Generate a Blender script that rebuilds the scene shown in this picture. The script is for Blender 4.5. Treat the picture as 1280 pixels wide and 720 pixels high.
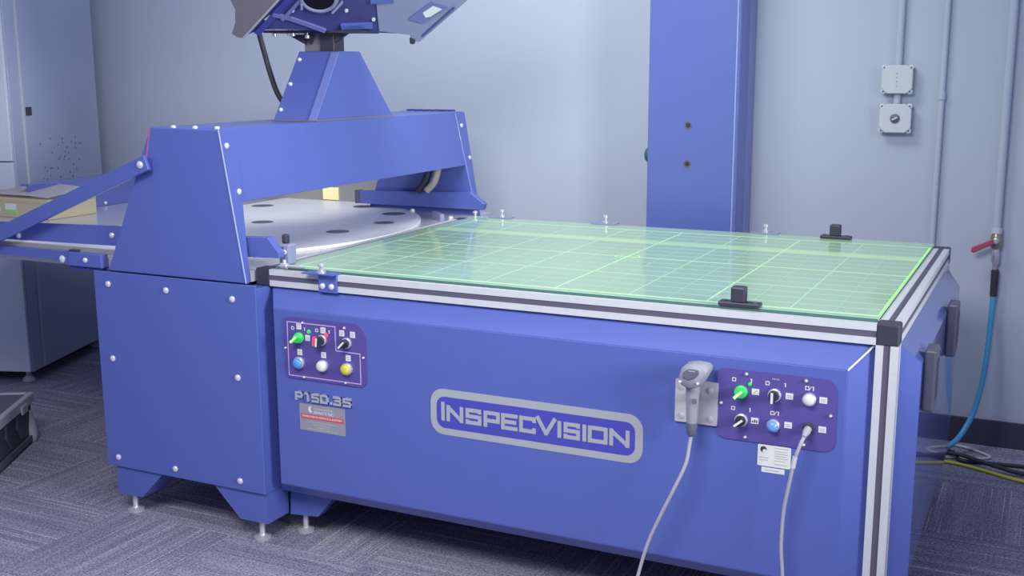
import bpy, bmesh, math, random
from mathutils import Vector, Matrix
random.seed(7)
for o in list(bpy.data.objects): bpy.data.objects.remove(o, do_unlink=True)
SC = bpy.context.scene
COL = SC.collection

# ------------------------------------------------------------------ camera
CAM_POS = Vector((0.3067, -2.7278, 1.4776)); YAW, PITCH, ROLL, FPX = 25.92, -10.99, -0.229, 1403.3
a, b, r = (math.radians(v) for v in (YAW, PITCH, ROLL))
fw = Vector((-math.sin(a)*math.cos(b), math.cos(a)*math.cos(b), math.sin(b)))
rt = fw.cross(Vector((0, 0, 1))).normalized(); up = rt.cross(fw)
rt2 = rt*math.cos(r) + up*math.sin(r); up2 = up*math.cos(r) - rt*math.sin(r)
cd = bpy.data.cameras.new('camera'); cam = bpy.data.objects.new('camera', cd); COL.objects.link(cam)
cam.matrix_world = Matrix(((rt2.x, up2.x, -fw.x, CAM_POS.x), (rt2.y, up2.y, -fw.y, CAM_POS.y), (rt2.z, up2.z, -fw.z, CAM_POS.z), (0, 0, 0, 1)))
cd.sensor_width = 36.0; cd.lens = FPX/1280*36.0; cd.clip_start = 0.05; cd.clip_end = 60
SC.camera = cam
# ------------------------------------------------------------------ world, lights, exposure
w = bpy.data.worlds.new('room_light'); SC.world = w; w.use_nodes = True
w.node_tree.nodes['Background'].inputs[0].default_value = (0.54, 0.61, 1.0, 1)
w.node_tree.nodes['Background'].inputs[1].default_value = 0.48
def area(name, loc, target, sx, sy, power, col, spread=180):
    d = bpy.data.lights.new(name, 'AREA'); d.shape = 'RECTANGLE'; d.size = sx; d.size_y = sy; d.energy = power; d.color = col; d.spread = math.radians(spread)
    o = bpy.data.objects.new(name, d); COL.objects.link(o); o.location = loc
    o.rotation_euler = (Vector(target)-Vector(loc)).to_track_quat('-Z', 'Y').to_euler()
    return o
area('ceiling_light_front', (-0.9, -2.3, 2.8), (-1.1, -0.3, 0.3), 1.6, 0.8, 45, (1.0, 0.98, 0.96), 130)
area('ceiling_light_middle', (-1.45, 0.55, 2.95), (-1.6, 1.15, 0.9), 1.2, 0.6, 19.5, (0.98, 1.0, 0.98), 130)
area('fill_light_right', (2.4, -1.0, 1.9), (-2.0, 0.65, 1.2), 1.0, 1.4, 16.5, (0.95, 0.98, 1.0), 52)  # fill light added on the right to brighten the beam side
SC.view_settings.view_transform = 'Standard'; SC.view_settings.look = 'None'
SC.view_settings.exposure = 0.0; SC.view_settings.gamma = 1.0; SC.view_settings.use_curve_mapping = False

# ------------------------------------------------------------------ materials
MATS = {}
def mat(name, col, rough=0.5, metal=0.0, coat=0.0, emis=None, estr=0.0, noise=0.0, nscale=20.0, spec=0.5, bump=0.0, stretch=(1, 1, 1)):
    m = bpy.data.materials.new(name); m.use_nodes = True; nt = m.node_tree; p = nt.nodes['Principled BSDF']
    p.inputs['Base Color'].default_value = (*col, 1); p.inputs['Roughness'].default_value = rough
    p.inputs['Metallic'].default_value = metal; p.inputs['Coat Weight'].default_value = coat; p.inputs['Coat Roughness'].default_value = 0.05
    p.inputs['Specular IOR Level'].default_value = spec
    if emis: p.inputs['Emission Color'].default_value = (*emis, 1); p.inputs['Emission Strength'].default_value = estr
    tc = nt.nodes.new('ShaderNodeTexCoord'); mp = nt.nodes.new('ShaderNodeMapping'); mp.inputs['Scale'].default_value = stretch
    n = nt.nodes.new('ShaderNodeTexNoise'); n.inputs['Scale'].default_value = nscale; n.inputs['Detail'].default_value = 4
    nt.links.new(tc.outputs['Object'], mp.inputs[0]); nt.links.new(mp.outputs[0], n.inputs['Vector'])
    mix = nt.nodes.new('ShaderNodeMix'); mix.data_type = 'RGBA'
    k = noise if noise else 0.03
    mix.inputs['A'].default_value = (*[c*(1-k) for c in col], 1); mix.inputs['B'].default_value = (*[min(1, c*(1+k)) for c in col], 1)
    nt.links.new(n.outputs['Fac'], mix.inputs['Factor']); nt.links.new(mix.outputs['Result'], p.inputs['Base Color'])
    if bump:
        bp = nt.nodes.new('ShaderNodeBump'); bp.inputs['Strength'].default_value = bump; bp.inputs['Distance'].default_value = 0.002
        nt.links.new(n.outputs['Fac'], bp.inputs['Height']); nt.links.new(bp.outputs[0], p.inputs['Normal'])
    MATS[name] = m; return m
BLUE = (0.092, 0.130, 0.425)
mat('blue_paint', BLUE, 0.38, coat=0.15)
mat('blue_gloss', BLUE, 0.22, coat=1.0)
mat('blue_deep', (0.045, 0.05, 0.26), 0.4)
mat('navy_paint', (0.05, 0.052, 0.19), 0.35)
mat('slate_paint', (0.24, 0.26, 0.42), 0.3, coat=0.3)
mat('taupe_panel', (0.19, 0.17, 0.20), 0.5)
mat('column_blue', (0.12, 0.165, 0.46), 0.3, coat=0.4)
mat('grip_grey', (0.08, 0.08, 0.115), 0.4)
mat('strip_blue', (0.17, 0.21, 0.52), 0.4)
mat('vent_dark', (0.17, 0.18, 0.26), 0.6)
mat('ridge_blue', (0.15, 0.16, 0.38), 0.35)
mat('lens_black', (0.008, 0.008, 0.012), 0.3, spec=0.15)
mat('highlight_blue', (0.34, 0.40, 0.66), 0.3)  # pale blue for painted edge highlights
mat('hole_rim', (0.16, 0.11, 0.14), 0.5)
mat('bare_edge', (0.72, 0.72, 0.80), 0.35, metal=0.2)
mat('red_reflection', (0.60, 0.12, 0.20), 0.4)  # colour of a red reflection on the upright
mat('amber_reflection', (0.8, 0.75, 0.4), 0.5, emis=(1.0, 0.88, 0.42), estr=0.38)  # warm reflection on the back guard, given as emission
mat('aluminium', (0.64, 0.66, 0.68), 0.45, metal=0.15, noise=0.06, nscale=60)
mat('slot_dark', (0.10, 0.092, 0.14), 0.6)
mat('black_plastic', (0.04, 0.04, 0.06), 0.45)
mat('black_soft', (0.03, 0.03, 0.045), 0.6)
mat('steel', (0.60, 0.60, 0.64), 0.3, metal=0.45)
mat('chrome', (0.70, 0.70, 0.74), 0.25, metal=0.55)
mat('bolt', (0.80, 0.80, 0.86), 0.3, metal=0.4)
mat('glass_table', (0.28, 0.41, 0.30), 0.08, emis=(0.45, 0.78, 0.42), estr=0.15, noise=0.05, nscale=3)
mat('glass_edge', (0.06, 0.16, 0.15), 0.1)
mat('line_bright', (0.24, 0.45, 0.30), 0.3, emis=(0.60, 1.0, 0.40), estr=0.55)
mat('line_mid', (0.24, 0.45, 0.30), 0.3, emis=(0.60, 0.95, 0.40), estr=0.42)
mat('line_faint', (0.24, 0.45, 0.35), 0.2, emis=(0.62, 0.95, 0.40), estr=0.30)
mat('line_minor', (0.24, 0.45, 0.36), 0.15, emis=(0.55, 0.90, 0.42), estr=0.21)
mat('painted_glow', (0.25, 0.45, 0.32), 0.15, emis=(0.74, 1.0, 0.32), estr=0.27)  # yellow-green glow across the glass, given as emission
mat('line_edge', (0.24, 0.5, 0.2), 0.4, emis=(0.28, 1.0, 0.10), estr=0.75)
mat('wall_paint', (0.50, 0.555, 0.645), 0.85, noise=0.02, nscale=2)
mat('baseboard', (0.055, 0.05, 0.085), 0.7)
mat('panel_purple', (0.10, 0.076, 0.30), 0.38, noise=0.04)
mat('print_white', (0.72, 0.72, 0.74), 0.6)
mat('print_pink', (0.52, 0.42, 0.72), 0.6)
mat('print_grey', (0.40, 0.42, 0.44), 0.6)
mat('print_dark', (0.05, 0.04, 0.06), 0.6)
mat('print_red', (0.60, 0.08, 0.09), 0.6)
mat('sticker_grey', (0.30, 0.29, 0.34), 0.5, noise=0.05)
mat('sticker_white', (0.72, 0.75, 0.68), 0.6)
mat('logo_grey', (0.38, 0.40, 0.43), 0.5, noise=0.06, nscale=200)
mat('logo_blue', (0.070, 0.068, 0.42), 0.4)
mat('lamp_green', (0.05, 0.5, 0.12), 0.3, emis=(0.05, 0.9, 0.15), estr=0.28)
mat('lamp_lime', (0.6, 0.9, 0.4), 0.3, emis=(0.55, 1.0, 0.25), estr=0.7)
mat('lamp_red', (0.6, 0.06, 0.1), 0.3, emis=(1.0, 0.08, 0.12), estr=0.6)
mat('button_blue', (0.10, 0.30, 0.75), 0.25, coat=0.5)
mat('button_lightblue', (0.16, 0.36, 0.80), 0.25, coat=0.5)
mat('button_white', (0.72, 0.74, 0.70), 0.3, coat=0.4)
mat('button_yellow', (0.62, 0.60, 0.06), 0.3, coat=0.4)
mat('knob_white', (0.75, 0.75, 0.72), 0.4)
mat('scanner_grey', (0.30, 0.31, 0.36), 0.5)
mat('scanner_dark', (0.13, 0.13, 0.18), 0.45)
mat('plate_grey', (0.50, 0.50, 0.53), 0.4, metal=0.2)
mat('cable_grey', (0.40, 0.40, 0.44), 0.55)
mat('cable_black', (0.035, 0.035, 0.05), 0.6)
mat('cable_white', (0.6, 0.6, 0.6), 0.6)
mat('cable_yellow', (0.62, 0.58, 0.06), 0.5)
mat('hose_blue', (0.08, 0.38, 0.66), 0.35)
mat('valve_red', (0.42, 0.07, 0.11), 0.5)
mat('brass', (0.42, 0.38, 0.27), 0.35, metal=0.7)
mat('box_plastic', (0.62, 0.66, 0.68), 0.5)
mat('box_teal', (0.30, 0.42, 0.42), 0.6)
mat('green_cap', (0.03, 0.13, 0.11), 0.5)
mat('bed_metal', (0.58, 0.58, 0.62), 0.25, metal=0.35, noise=0.04, nscale=6)
mat('disc_metal', (0.88, 0.89, 0.91), 0.35, metal=0.0, noise=0.07, nscale=7)
mat('disc_hole', (0.13, 0.14, 0.17), 0.5)
mat('guard_metal', (0.46, 0.44, 0.40), 0.35, metal=0.5, noise=0.05)
mat('cardboard', (0.52, 0.46, 0.30), 0.8, noise=0.06)
mat('paper', (0.74, 0.72, 0.78), 0.8)
mat('label_green', (0.30, 0.65, 0.15), 0.6)
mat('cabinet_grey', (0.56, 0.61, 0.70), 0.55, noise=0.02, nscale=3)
mat('cabinet_grey_shaded', (0.37, 0.41, 0.56), 0.5, noise=0.03, nscale=3)  # cabinet grey with the side's shade put into the colour
mat('cabinet_trim', (0.5, 0.54, 0.6), 0.5)
mat('case_black', (0.05, 0.05, 0.075), 0.5, bump=0.3, nscale=300)
mat('case_lid', (0.12, 0.115, 0.17), 0.5)
mat('tan_pipe', (0.42, 0.37, 0.30), 0.4)

def carpet():
    m = bpy.data.materials.new('carpet'); m.use_nodes = True; nt = m.node_tree; p = nt.nodes['Principled BSDF']
    L = nt.links.new; N = nt.nodes.new
    tc = N('ShaderNodeTexCoord'); oi = N('ShaderNodeObjectInfo')
    off = N('ShaderNodeVectorMath'); off.operation = 'ADD'; L(tc.outputs['Object'], off.inputs[0])
    sc = N('ShaderNodeVectorMath'); sc.operation = 'SCALE'; cv = N('ShaderNodeCombineXYZ')
    L(oi.outputs['Random'], cv.inputs[0]); L(oi.outputs['Random'], cv.inputs[1]); L(cv.outputs[0], sc.inputs[0]); sc.inputs['Scale'].default_value = 37.0
    L(sc.outputs[0], off.inputs[1])
    def nz(scl, s, det):
        mp = N('ShaderNodeMapping'); mp.inputs['Scale'].default_value = scl; L(off.outputs[0], mp.inputs[0])
        n = N('ShaderNodeTexNoise'); n.inputs['Scale'].default_value = s; n.inputs['Detail'].default_value = det; L(mp.outputs[0], n.inputs['Vector']); return n
    n1 = nz((150, 1.3, 1), 1.0, 1); n2 = nz((30, 1.2, 1), 1.0, 3); n3 = nz((1, 0.7, 1), 190, 3)
    r1 = N('ShaderNodeValToRGB'); L(n1.outputs['Fac'], r1.inputs[0])
    r1.color_ramp.elements[0].position = 0.60; r1.color_ramp.elements[0].color = (0, 0, 0, 1)
    r1.color_ramp.elements[1].position = 0.68; r1.color_ramp.elements[1].color = (1, 1, 1, 1)
    r2 = N('ShaderNodeValToRGB'); L(n2.outputs['Fac'], r2.inputs[0])
    r2.color_ramp.elements[0].position = 0.35; r2.color_ramp.elements[0].color = (0.29, 0.29, 0.39, 1)
    r2.color_ramp.elements[1].position = 0.68; r2.color_ramp.elements[1].color = (0.42, 0.42, 0.53, 1)
    mx = N('ShaderNodeMix'); mx.data_type = 'RGBA'; L(r2.outputs[0], mx.inputs['A']); mx.inputs['B'].default_value = (0.70, 0.69, 0.74, 1)
    mul = N('ShaderNodeMath'); mul.operation = 'MULTIPLY'; L(r1.outputs[0], mul.inputs[0]); mul.inputs[1].default_value = 0.75; L(mul.outputs[0], mx.inputs['Factor'])
    r3 = N('ShaderNodeValToRGB'); L(n3.outputs['Fac'], r3.inputs[0])
    r3.color_ramp.elements[0].position = 0.35; r3.color_ramp.elements[0].color = (0.38, 0.38, 0.40, 1); r3.color_ramp.elements[1].position = 0.65
    m2 = N('ShaderNodeMix'); m2.data_type = 'RGBA'; m2.blend_type = 'MULTIPLY'; m2.inputs['Factor'].default_value = 1.0
    L(mx.outputs['Result'], m2.inputs['A']); L(r3.outputs[0], m2.inputs['B']); L(m2.outputs['Result'], p.inputs['Base Color'])
    p.inputs['Roughness'].default_value = 0.95; p.inputs['Specular IOR Level'].default_value = 0.1
    bp = N('ShaderNodeBump'); bp.inputs['Strength'].default_value = 0.5; bp.inputs['Distance'].default_value = 0.004; L(n3.outputs['Fac'], bp.inputs['Height']); L(bp.outputs[0], p.inputs['Normal'])
    MATS['carpet'] = m
carpet()

# ------------------------------------------------------------------ helpers
WL = {}          # world origin of every object
def tag(o, label=None, cat=None, group=None, kind=None):
    if label: o['label'] = label
    if cat: o['category'] = cat
    if group: o['group'] = group
    if kind: o['kind'] = kind
    return o
def thing(name, label, cat, loc, group=None):
    o = bpy.data.objects.new(name, None); COL.objects.link(o); o.location = loc; o.empty_display_size = 0.05
    WL[o] = Vector(loc); return tag(o, label, cat, group)
def add(name, bm, m, parent=None, smooth=None):
    """link a bmesh given in world coordinates as one object, its origin at its centre"""
    bmesh.ops.recalc_face_normals(bm, faces=bm.faces[:])
    vs = [v.co for v in bm.verts]
    lo = Vector((min(v.x for v in vs), min(v.y for v in vs), min(v.z for v in vs))); hi = Vector((max(v.x for v in vs), max(v.y for v in vs), max(v.z for v in vs)))
    c = (lo+hi)/2
    bmesh.ops.translate(bm, verts=bm.verts[:], vec=-c)
    me = bpy.data.meshes.new(name); bm.to_mesh(me); bm.free()
    me.materials.append(MATS[m])
    if smooth is not None:
        me.shade_smooth(); me.set_sharp_from_angle(angle=math.radians(smooth))
    o = bpy.data.objects.new(name, me); COL.objects.link(o); WL[o] = c
    if parent: o.parent = parent; o.location = c-WL[parent]
    else: o.location = c
    return o
def inst(name, src, loc, parent=None, rotz=0):
    o = bpy.data.objects.new(name, src.data); COL.objects.link(o); loc = Vector(loc); WL[o] = loc
    o.rotation_euler[2] = rotz
    if parent: o.parent = parent; o.location = loc-WL[parent]
    else: o.location = loc
    return o
def bm_box(x0, x1, y0, y1, z0, z1, bev=0.0, seg=1, bm=None):
    own = bm is None; bm = bm or bmesh.new()
    V = [bm.verts.new((x, y, z)) for x in (x0, x1) for y in (y0, y1) for z in (z0, z1)]
    F = [bm.faces.new([V[i] for i in f]) for f in ((0, 1, 3, 2), (4, 6, 7, 5), (0, 4, 5, 1), (2, 3, 7, 6), (0, 2, 6, 4), (1, 5, 7, 3))]
    if bev:
        ed = {e for f in F for e in f.edges}
        bmesh.ops.bevel(bm, geom=list(ed), offset=bev, segments=seg, affect='EDGES', profile=0.5)
    return bm
def box(name, x0, x1, y0, y1, z0, z1, m, parent=None, bev=0.0015, seg=1):
    return add(name, bm_box(x0, x1, y0, y1, z0, z1, bev, seg), m, parent)
def bm_prism(poly, vec, bev=0.0, bm=None):
    bm = bm or bmesh.new(); vec = Vector(vec)
    A = [bm.verts.new(p) for p in poly]; B = [bm.verts.new(Vector(p)+vec) for p in poly]
    n = len(poly); F = [bm.faces.new(A), bm.faces.new(B[::-1])]
    for i in range(n): F.append(bm.faces.new((A[i], B[i], B[(i+1) % n], A[(i+1) % n])))
    if bev: bmesh.ops.bevel(bm, geom=list({e for f in F for e in f.edges}), offset=bev, segments=1, affect='EDGES')
    return bm
def prism(name, poly, vec, m, parent=None, bev=0.0):
    return add(name, bm_prism(poly, vec, bev), m, parent)
def bm_hexa(A, B, bev=0.0):
    bm = bmesh.new(); a = [bm.verts.new(p) for p in A]; b = [bm.verts.new(p) for p in B]; n = len(A)
    F = [bm.faces.new(a), bm.faces.new(b[::-1])]
    for i in range(n): F.append(bm.faces.new((a[i], b[i], b[(i+1) % n], a[(i+1) % n])))
    if bev: bmesh.ops.bevel(bm, geom=list({e for f in F for e in f.edges}), offset=bev, segments=1, affect='EDGES')
    return bm
def frame(d):
    d = Vector(d).normalized(); h = Vector((0, 0, 1)) if abs(d.z) < 0.9 else Vector((1, 0, 0))
    x = d.cross(h).normalized(); return x, x.cross(d), d
def bm_lathe(p0, axis, prof, seg=16, bm=None):
    """prof: (distance along axis, radius)"""
    bm = bm or bmesh.new(); x, y, d = frame(axis); p0 = Vector(p0); rings = []
    for t, rr in prof:
        if rr < 1e-6: rings.append([bm.verts.new(p0+d*t)])
        else: rings.append([bm.verts.new(p0+d*t+(x*math.cos(2*math.pi*k/seg)+y*math.sin(2*math.pi*k/seg))*rr) for k in range(seg)])
    for A, B in zip(rings, rings[1:]):
        for k in range(seg):
            j = (k+1) % seg
            if len(A) == 1 and len(B) == 1: continue
            if len(A) == 1: bm.faces.new((A[0], B[j], B[k]))
            elif len(B) == 1: bm.faces.new((A[k], A[j], B[0]))
            else: bm.faces.new((A[k], A[j], B[j], B[k]))
    if len(rings[0]) > 1: bm.faces.new(rings[0])
    if len(rings[-1]) > 1: bm.faces.new(rings[-1][::-1])
    return bm
def lathe(name, p0, axis, prof, m, parent=None, seg=16, smooth=40):
    return add(name, bm_lathe(p0, axis, prof, seg), m, parent, smooth)
def cyl(name, p0, p1, rr, m, parent=None, seg=16):
    d = Vector(p1)-Vector(p0); return lathe(name, p0, d, [(0, rr), (d.length, rr)], m, parent, seg)
def spline(pts, n=8):
    P = [Vector(p) for p in pts]; P = [P[0]*2-P[1]]+P+[P[-1]*2-P[-2]]; out = []
    for i in range(1, len(P)-2):
        for k in range(n):
            t = k/n; p0, p1, p2, p3 = P[i-1:i+3]
            out.append(0.5*((2*p1)+(p2-p0)*t+(2*p0-5*p1+4*p2-p3)*t*t+(3*p1-p0-3*p2+p3)*t**3))
    out.append(P[-2]); return out
def tube(name, pts, rr, m, parent=None, seg=8, n=8):
    C = spline(pts, n) if n > 1 else [Vector(p) for p in pts]
    bm = bmesh.new(); rings = []; x = None
    for i, c in enumerate(C):
        t = (C[min(i+1, len(C)-1)]-C[max(i-1, 0)]).normalized()
        if x is None: x = frame(t)[0]
        x = (x-t*x.dot(t)).normalized(); y = t.cross(x)
        rings.append([bm.verts.new(c+(x*math.cos(2*math.pi*k/seg)+y*math.sin(2*math.pi*k/seg))*rr) for k in range(seg)])
    for A, B in zip(rings, rings[1:]):
        for k in range(seg): bm.faces.new((A[k], A[(k+1) % seg], B[(k+1) % seg], B[k]))
    bm.faces.new(rings[0]); bm.faces.new(rings[-1][::-1])
    return add(name, bm, m, parent, 50)
def rrect(x0, x1, z0, z1, rad, y, seg=5):
    """rounded rectangle in the XZ plane; rad a number or four (x0z0, x1z0, x1z1, x0z1)"""
    R = rad if isinstance(rad, (tuple, list)) else (rad,)*4; P = []
    for (cx, cz, a0, q) in ((x0+R[0], z0+R[0], 180, R[0]), (x1-R[1], z0+R[1], 270, R[1]), (x1-R[2], z1-R[2], 0, R[2]), (x0+R[3], z1-R[3], 90, R[3])):
        for k in range(seg+1):
            t = math.radians(a0+90*k/seg); P.append((cx+q*math.cos(t), y, cz+q*math.sin(t)))
    return P
_BAR = [0]
def bm_bar(bm, p, q, wd, y0, y1, ext=0.5):
    _BAR[0] = (_BAR[0]+1) % 12; k_ = 1 if y1 > y0 else -1; y1 += k_*_BAR[0]*2.5e-5; y0 += k_*_BAR[0]*1e-6
    (ax, az), (bx, bz) = p, q; dx, dz = bx-ax, bz-az; l = math.hypot(dx, dz) or 1; ux, uz = dx/l, dz/l
    ax -= ux*wd*ext; az -= uz*wd*ext; bx += ux*wd*ext; bz += uz*wd*ext; nx, nz = -uz*wd/2, ux*wd/2
    bm_prism([(ax+nx, y0, az+nz), (ax-nx, y0, az-nz), (bx-nx, y0, bz-nz), (bx+nx, y0, bz+nz)], (0, y1-y0, 0), bm=bm)
GLYPH = {'I': [[(.5, 0), (.5, 1)]], 'N': [[(0, 0), (0, 1)], [(0, 1), (1, 0)], [(1, 0), (1, 1)]],
 'S': [[(1, .86), (1, 1), (0, 1), (0, .5), (1, .5), (1, 0), (0, 0), (0, .14)]], 'P': [[(0, 0), (0, 1), (1, 1), (1, .38), (0, .38)]],
 'E': [[(1, 1), (0, 1), (0, 0), (1, 0)], [(0, .5), (.9, .5)]], 'C': [[(1, .80), (1, 1), (0, 1), (0, 0), (1, 0), (1, .20)]],
 'V': [[(0, 1), (.5, 0), (1, 1)]], 'O': [[(0, 0), (0, 1), (1, 1), (1, 0), (0, 0)]], '0': [[(0, 0), (0, 1), (1, 1), (1, 0), (0, 0)]],
 '1': [[(0, 1), (.6, 1), (.6, 0)]], '5': [[(1, 1), (0, 1), (0, .54), (1, .54), (1, 0), (0, 0)]], '3': [[(0, 1), (1, 1), (1, 0), (0, 0)], [(.25, .54), (1, .54)]]}
def glyph(name, ch, x0, x1, z0, z1, t, y0, y1, m, parent):
    bm = bmesh.new(); x0 += t/2; x1 -= t/2; z0 += t/2; z1 -= t/2
    for pl in GLYPH[ch]:
        q = [(x0+(x1-x0)*u, z0+(z1-z0)*v) for u, v in pl]
        for p, s in zip(q, q[1:]):
            end = (p in (q[0], q[-1]) or s in (q[0], q[-1])) and ch in 'SC'
            diag = abs(p[0]-s[0]) > 1e-4 and abs(p[1]-s[1]) > 1e-4
            bm_bar(bm, p, s, t, y0, y1, 0.25 if diag else 0.3 if end and abs(p[0]-s[0]) < 1e-4 else 0.5)
    return add(name, bm, m, parent)
def text(name, s, size, x, z, y, m, parent, thick=0.0006):
    """printed lettering centred on (x, z), facing -Y"""
    c = bpy.data.curves.new('t', 'FONT'); c.body = s; c.size = size; c.align_x = 'CENTER'; c.align_y = 'CENTER'; c.resolution_u = 2; c.extrude = thick/2
    o = bpy.data.objects.new('t', c); COL.objects.link(o)
    me = bpy.data.meshes.new_from_object(o.evaluated_get(bpy.context.evaluated_depsgraph_get()))
    bm = bmesh.new(); bm.from_mesh(me)
    for v in bm.verts: v.co = Vector((x+v.co.x, y-v.co.z, z+v.co.y))
    bpy.data.objects.remove(o); bpy.data.meshes.remove(me); bpy.data.curves.remove(c)
    return add(name, bm, m, parent)
# dome-head bolts, one mesh per direction, shared by all
_B = {}
def bolt(p, d, parent, rr=0.009, name='bolt', m='bolt'):
    k = (d, rr, m)
    ax = {'-y': (0, -1, 0), '+x': (1, 0, 0), '+z': (0, 0, 1), '-x': (-1, 0, 0)}[d]; A = Vector(ax)
    if k not in _B:
        o = lathe(name, p, A, [(-0.002, rr), (0.003, rr), (0.0055, rr*0.75), (0.007, rr*0.3), (0.007, 0)], m, parent, 10)
        _B[k] = (o, WL[o]-Vector(p)); return o
    o, off = _B[k]
    return inst(name, o, Vector(p)+off, parent)

# ------------------------------------------------------------------ the setting
fl = tag(box('floor', -6.5, 2.5, -3.55, 1.95, -0.06, -0.012, 'slot_dark', bev=0), kind='structure')
proto = None
for i in range(18):
    for j in range(11):
        c = (-6.25+0.5*i, 1.70-0.5*j, -0.006)
        if proto is None:
            proto = box('carpet_tile', c[0]-.2495, c[0]+.2495, c[1]-.2495, c[1]+.2495, -0.012, 0, 'carpet', fl, bev=0.002); o = proto
        else: o = inst('carpet_tile', proto, c, fl)
        q = (i+j) % 2
        o.rotation_euler[2] = math.pi/2*q
tag(box('wall_back', -6.5, 2.5, 1.95, 2.10, -0.06, 3.2, 'wall_paint', bev=0), kind='structure')
tag(box('baseboard_back', -6.5, 2.5, 1.938, 1.9495, 0.0, 0.106, 'baseboard', bev=0.002), kind='structure')

# ------------------------------------------------------------------ measuring table
H, P, L, W = 0.88, 0.052, 1.90, 1.3214
T = thing('measuring_table', 'blue measuring table with glowing green grid glass top and aluminium edge rails', 'table', (-0.95, 0.66, 0))
def tslot(name, o0, axis, length, u, v, ins=True):
    """square aluminium profile with a groove in each side; u, v: section axes"""
    g, dp, h = 0.0080, 0.007, P/2
    S = [(-h, -h), (-g, -h), (-g, -h+dp), (g, -h+dp), (g, -h), (h, -h), (h, -g), (h-dp, -g), (h-dp, g), (h, g), (h, h), (g, h), (g, h-dp), (-g, h-dp), (-g, h), (-h, h), (-h, g), (-h+dp, g), (-h+dp, -g), (-h, -g)]
    o0 = Vector(o0); u = Vector(u); v = Vector(v); axis = Vector(axis)
    rail = prism(name, [o0+u*s+v*t for s, t in S], axis*length, 'aluminium', T)
    for q in (u, -u, v, -v):
        c = o0+q*(h-dp*0.62); w_ = (v if abs(q.dot(u)) > .5 else u)*(g*0.98)
        prism('slot_strip', [c-w_, c+w_, c+w_+q*0.002, c-w_+q*0.002], axis*length, 'slot_dark', rail)
    return rail
X, Y, Z = Vector((1, 0, 0)), Vector((0, 1, 0)), Vector((0, 0, 1)); h = P/2
tslot('edge_rail', (-L+P, h, H-h), X, L-2*P, Y, Z)
tslot('edge_rail', (-h, P, H-h), Y, W-2*P, X, Z)
tslot('edge_rail', (-L+P, W-h, H-h), X, L-2*P, Y, Z)
tslot('edge_rail', (-L+h, P, H-h), Y, W-2*P, X, Z)
tslot('corner_post', (-h, h, 0.035), Z, H-P-0.035, X, Y)
tslot('corner_post', (-h, W-h, 0.035), Z, H-P-0.035, X, Y)
for x, y in ((-h, h), (-h, W-h), (-L+h, h), (-L+h, W-h)):
    box('corner_cap', x-h-.001, x+h+.001, y-h-.001, y+h+.001, H-P-.001, H+.001, 'black_plastic', T, bev=0.004)
for x, y in ((-h, h), (-h, W-h)): lathe('foot', (x, y, 0.0), Z, [(0, .025), (.006, .025), (.012, .008), (.04, .008)], 'steel', T)
# glass plate and its lit grid
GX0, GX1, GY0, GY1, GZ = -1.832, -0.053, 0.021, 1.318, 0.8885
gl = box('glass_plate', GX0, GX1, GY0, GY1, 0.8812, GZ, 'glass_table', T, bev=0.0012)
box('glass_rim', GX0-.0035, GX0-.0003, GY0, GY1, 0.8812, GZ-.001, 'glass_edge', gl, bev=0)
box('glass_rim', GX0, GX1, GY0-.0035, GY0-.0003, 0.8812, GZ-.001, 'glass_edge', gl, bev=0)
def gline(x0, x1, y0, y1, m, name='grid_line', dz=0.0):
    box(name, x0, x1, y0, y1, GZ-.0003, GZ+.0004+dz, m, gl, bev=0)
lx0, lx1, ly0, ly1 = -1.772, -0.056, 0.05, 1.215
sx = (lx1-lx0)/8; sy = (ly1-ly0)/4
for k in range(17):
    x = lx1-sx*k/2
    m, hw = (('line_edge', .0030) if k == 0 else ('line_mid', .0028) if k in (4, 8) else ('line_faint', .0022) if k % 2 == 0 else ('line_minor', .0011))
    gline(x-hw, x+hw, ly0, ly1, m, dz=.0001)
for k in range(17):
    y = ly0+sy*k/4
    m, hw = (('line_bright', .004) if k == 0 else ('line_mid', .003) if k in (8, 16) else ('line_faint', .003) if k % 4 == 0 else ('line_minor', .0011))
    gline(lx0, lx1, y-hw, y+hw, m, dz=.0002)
gline(-1.80, lx1, 0.925, 0.985, 'painted_glow', 'glow_band', dz=-.0001)  # soft glow on the glass painted as an emissive band
# raised centre cross of the grid
bm = bmesh.new(); cx, cy = -0.914, 0.632; rr = []
for k in range(32):
    t = 2*math.pi*k/32; rr.append((bm.verts.new((cx+.042*math.cos(t), cy+.042*math.sin(t), GZ+.0007)), bm.verts.new((cx+.036*math.cos(t), cy+.036*math.sin(t), GZ+.0007))))
for k in range(32): bm.faces.new((rr[k][0], rr[(k+1) % 32][0], rr[(k+1) % 32][1], rr[k][1]))
add('centre_ring', bm, 'line_mid', gl)
# pan-shaped covers
def pan(name, outer, inner, mapf, m):
    bm = bmesh.new(); O = [bm.verts.new(mapf(*p)) for p in outer]; I = [bm.verts.new(mapf(*p)) for p in inner]; B = [bm.verts.new(mapf(p[0], p[1], 0.035)) for p in outer]
    bm.faces.new(I); bm.faces.new(B)
    for k in range(4):
        j = (k+1) % 4; bm.faces.new((O[k], O[j], I[j], I[k])); bm.faces.new((B[k], B[j], O[j], O[k]))
    bmesh.ops.bevel(bm, geom=[e for e in bm.edges if all(v in I for v in e.verts) or (sum(v in I for v in e.verts) == 1)], offset=0.002, segments=2, affect='EDGES')
    return add(name, bm, m, T, 25)
FY = -0.034
fc = pan('front_cover', [(-1.85, .16, .016), (-.0545, .16, .016), (-.0545, .826, .016), (-1.85, .826, .016)],
    [(-1.812, .205, FY), (-.108, .205, FY), (-.108, .767, FY), (-1.812, .767, FY)], lambda u, v, q: (u, q, v), 'blue_paint')
SX = 0.045
cyl('mitre_seam', (-.0565, .012, .8235), (-.108, FY+.0005, .767), .0026, 'bare_edge', T, 8)
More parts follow.
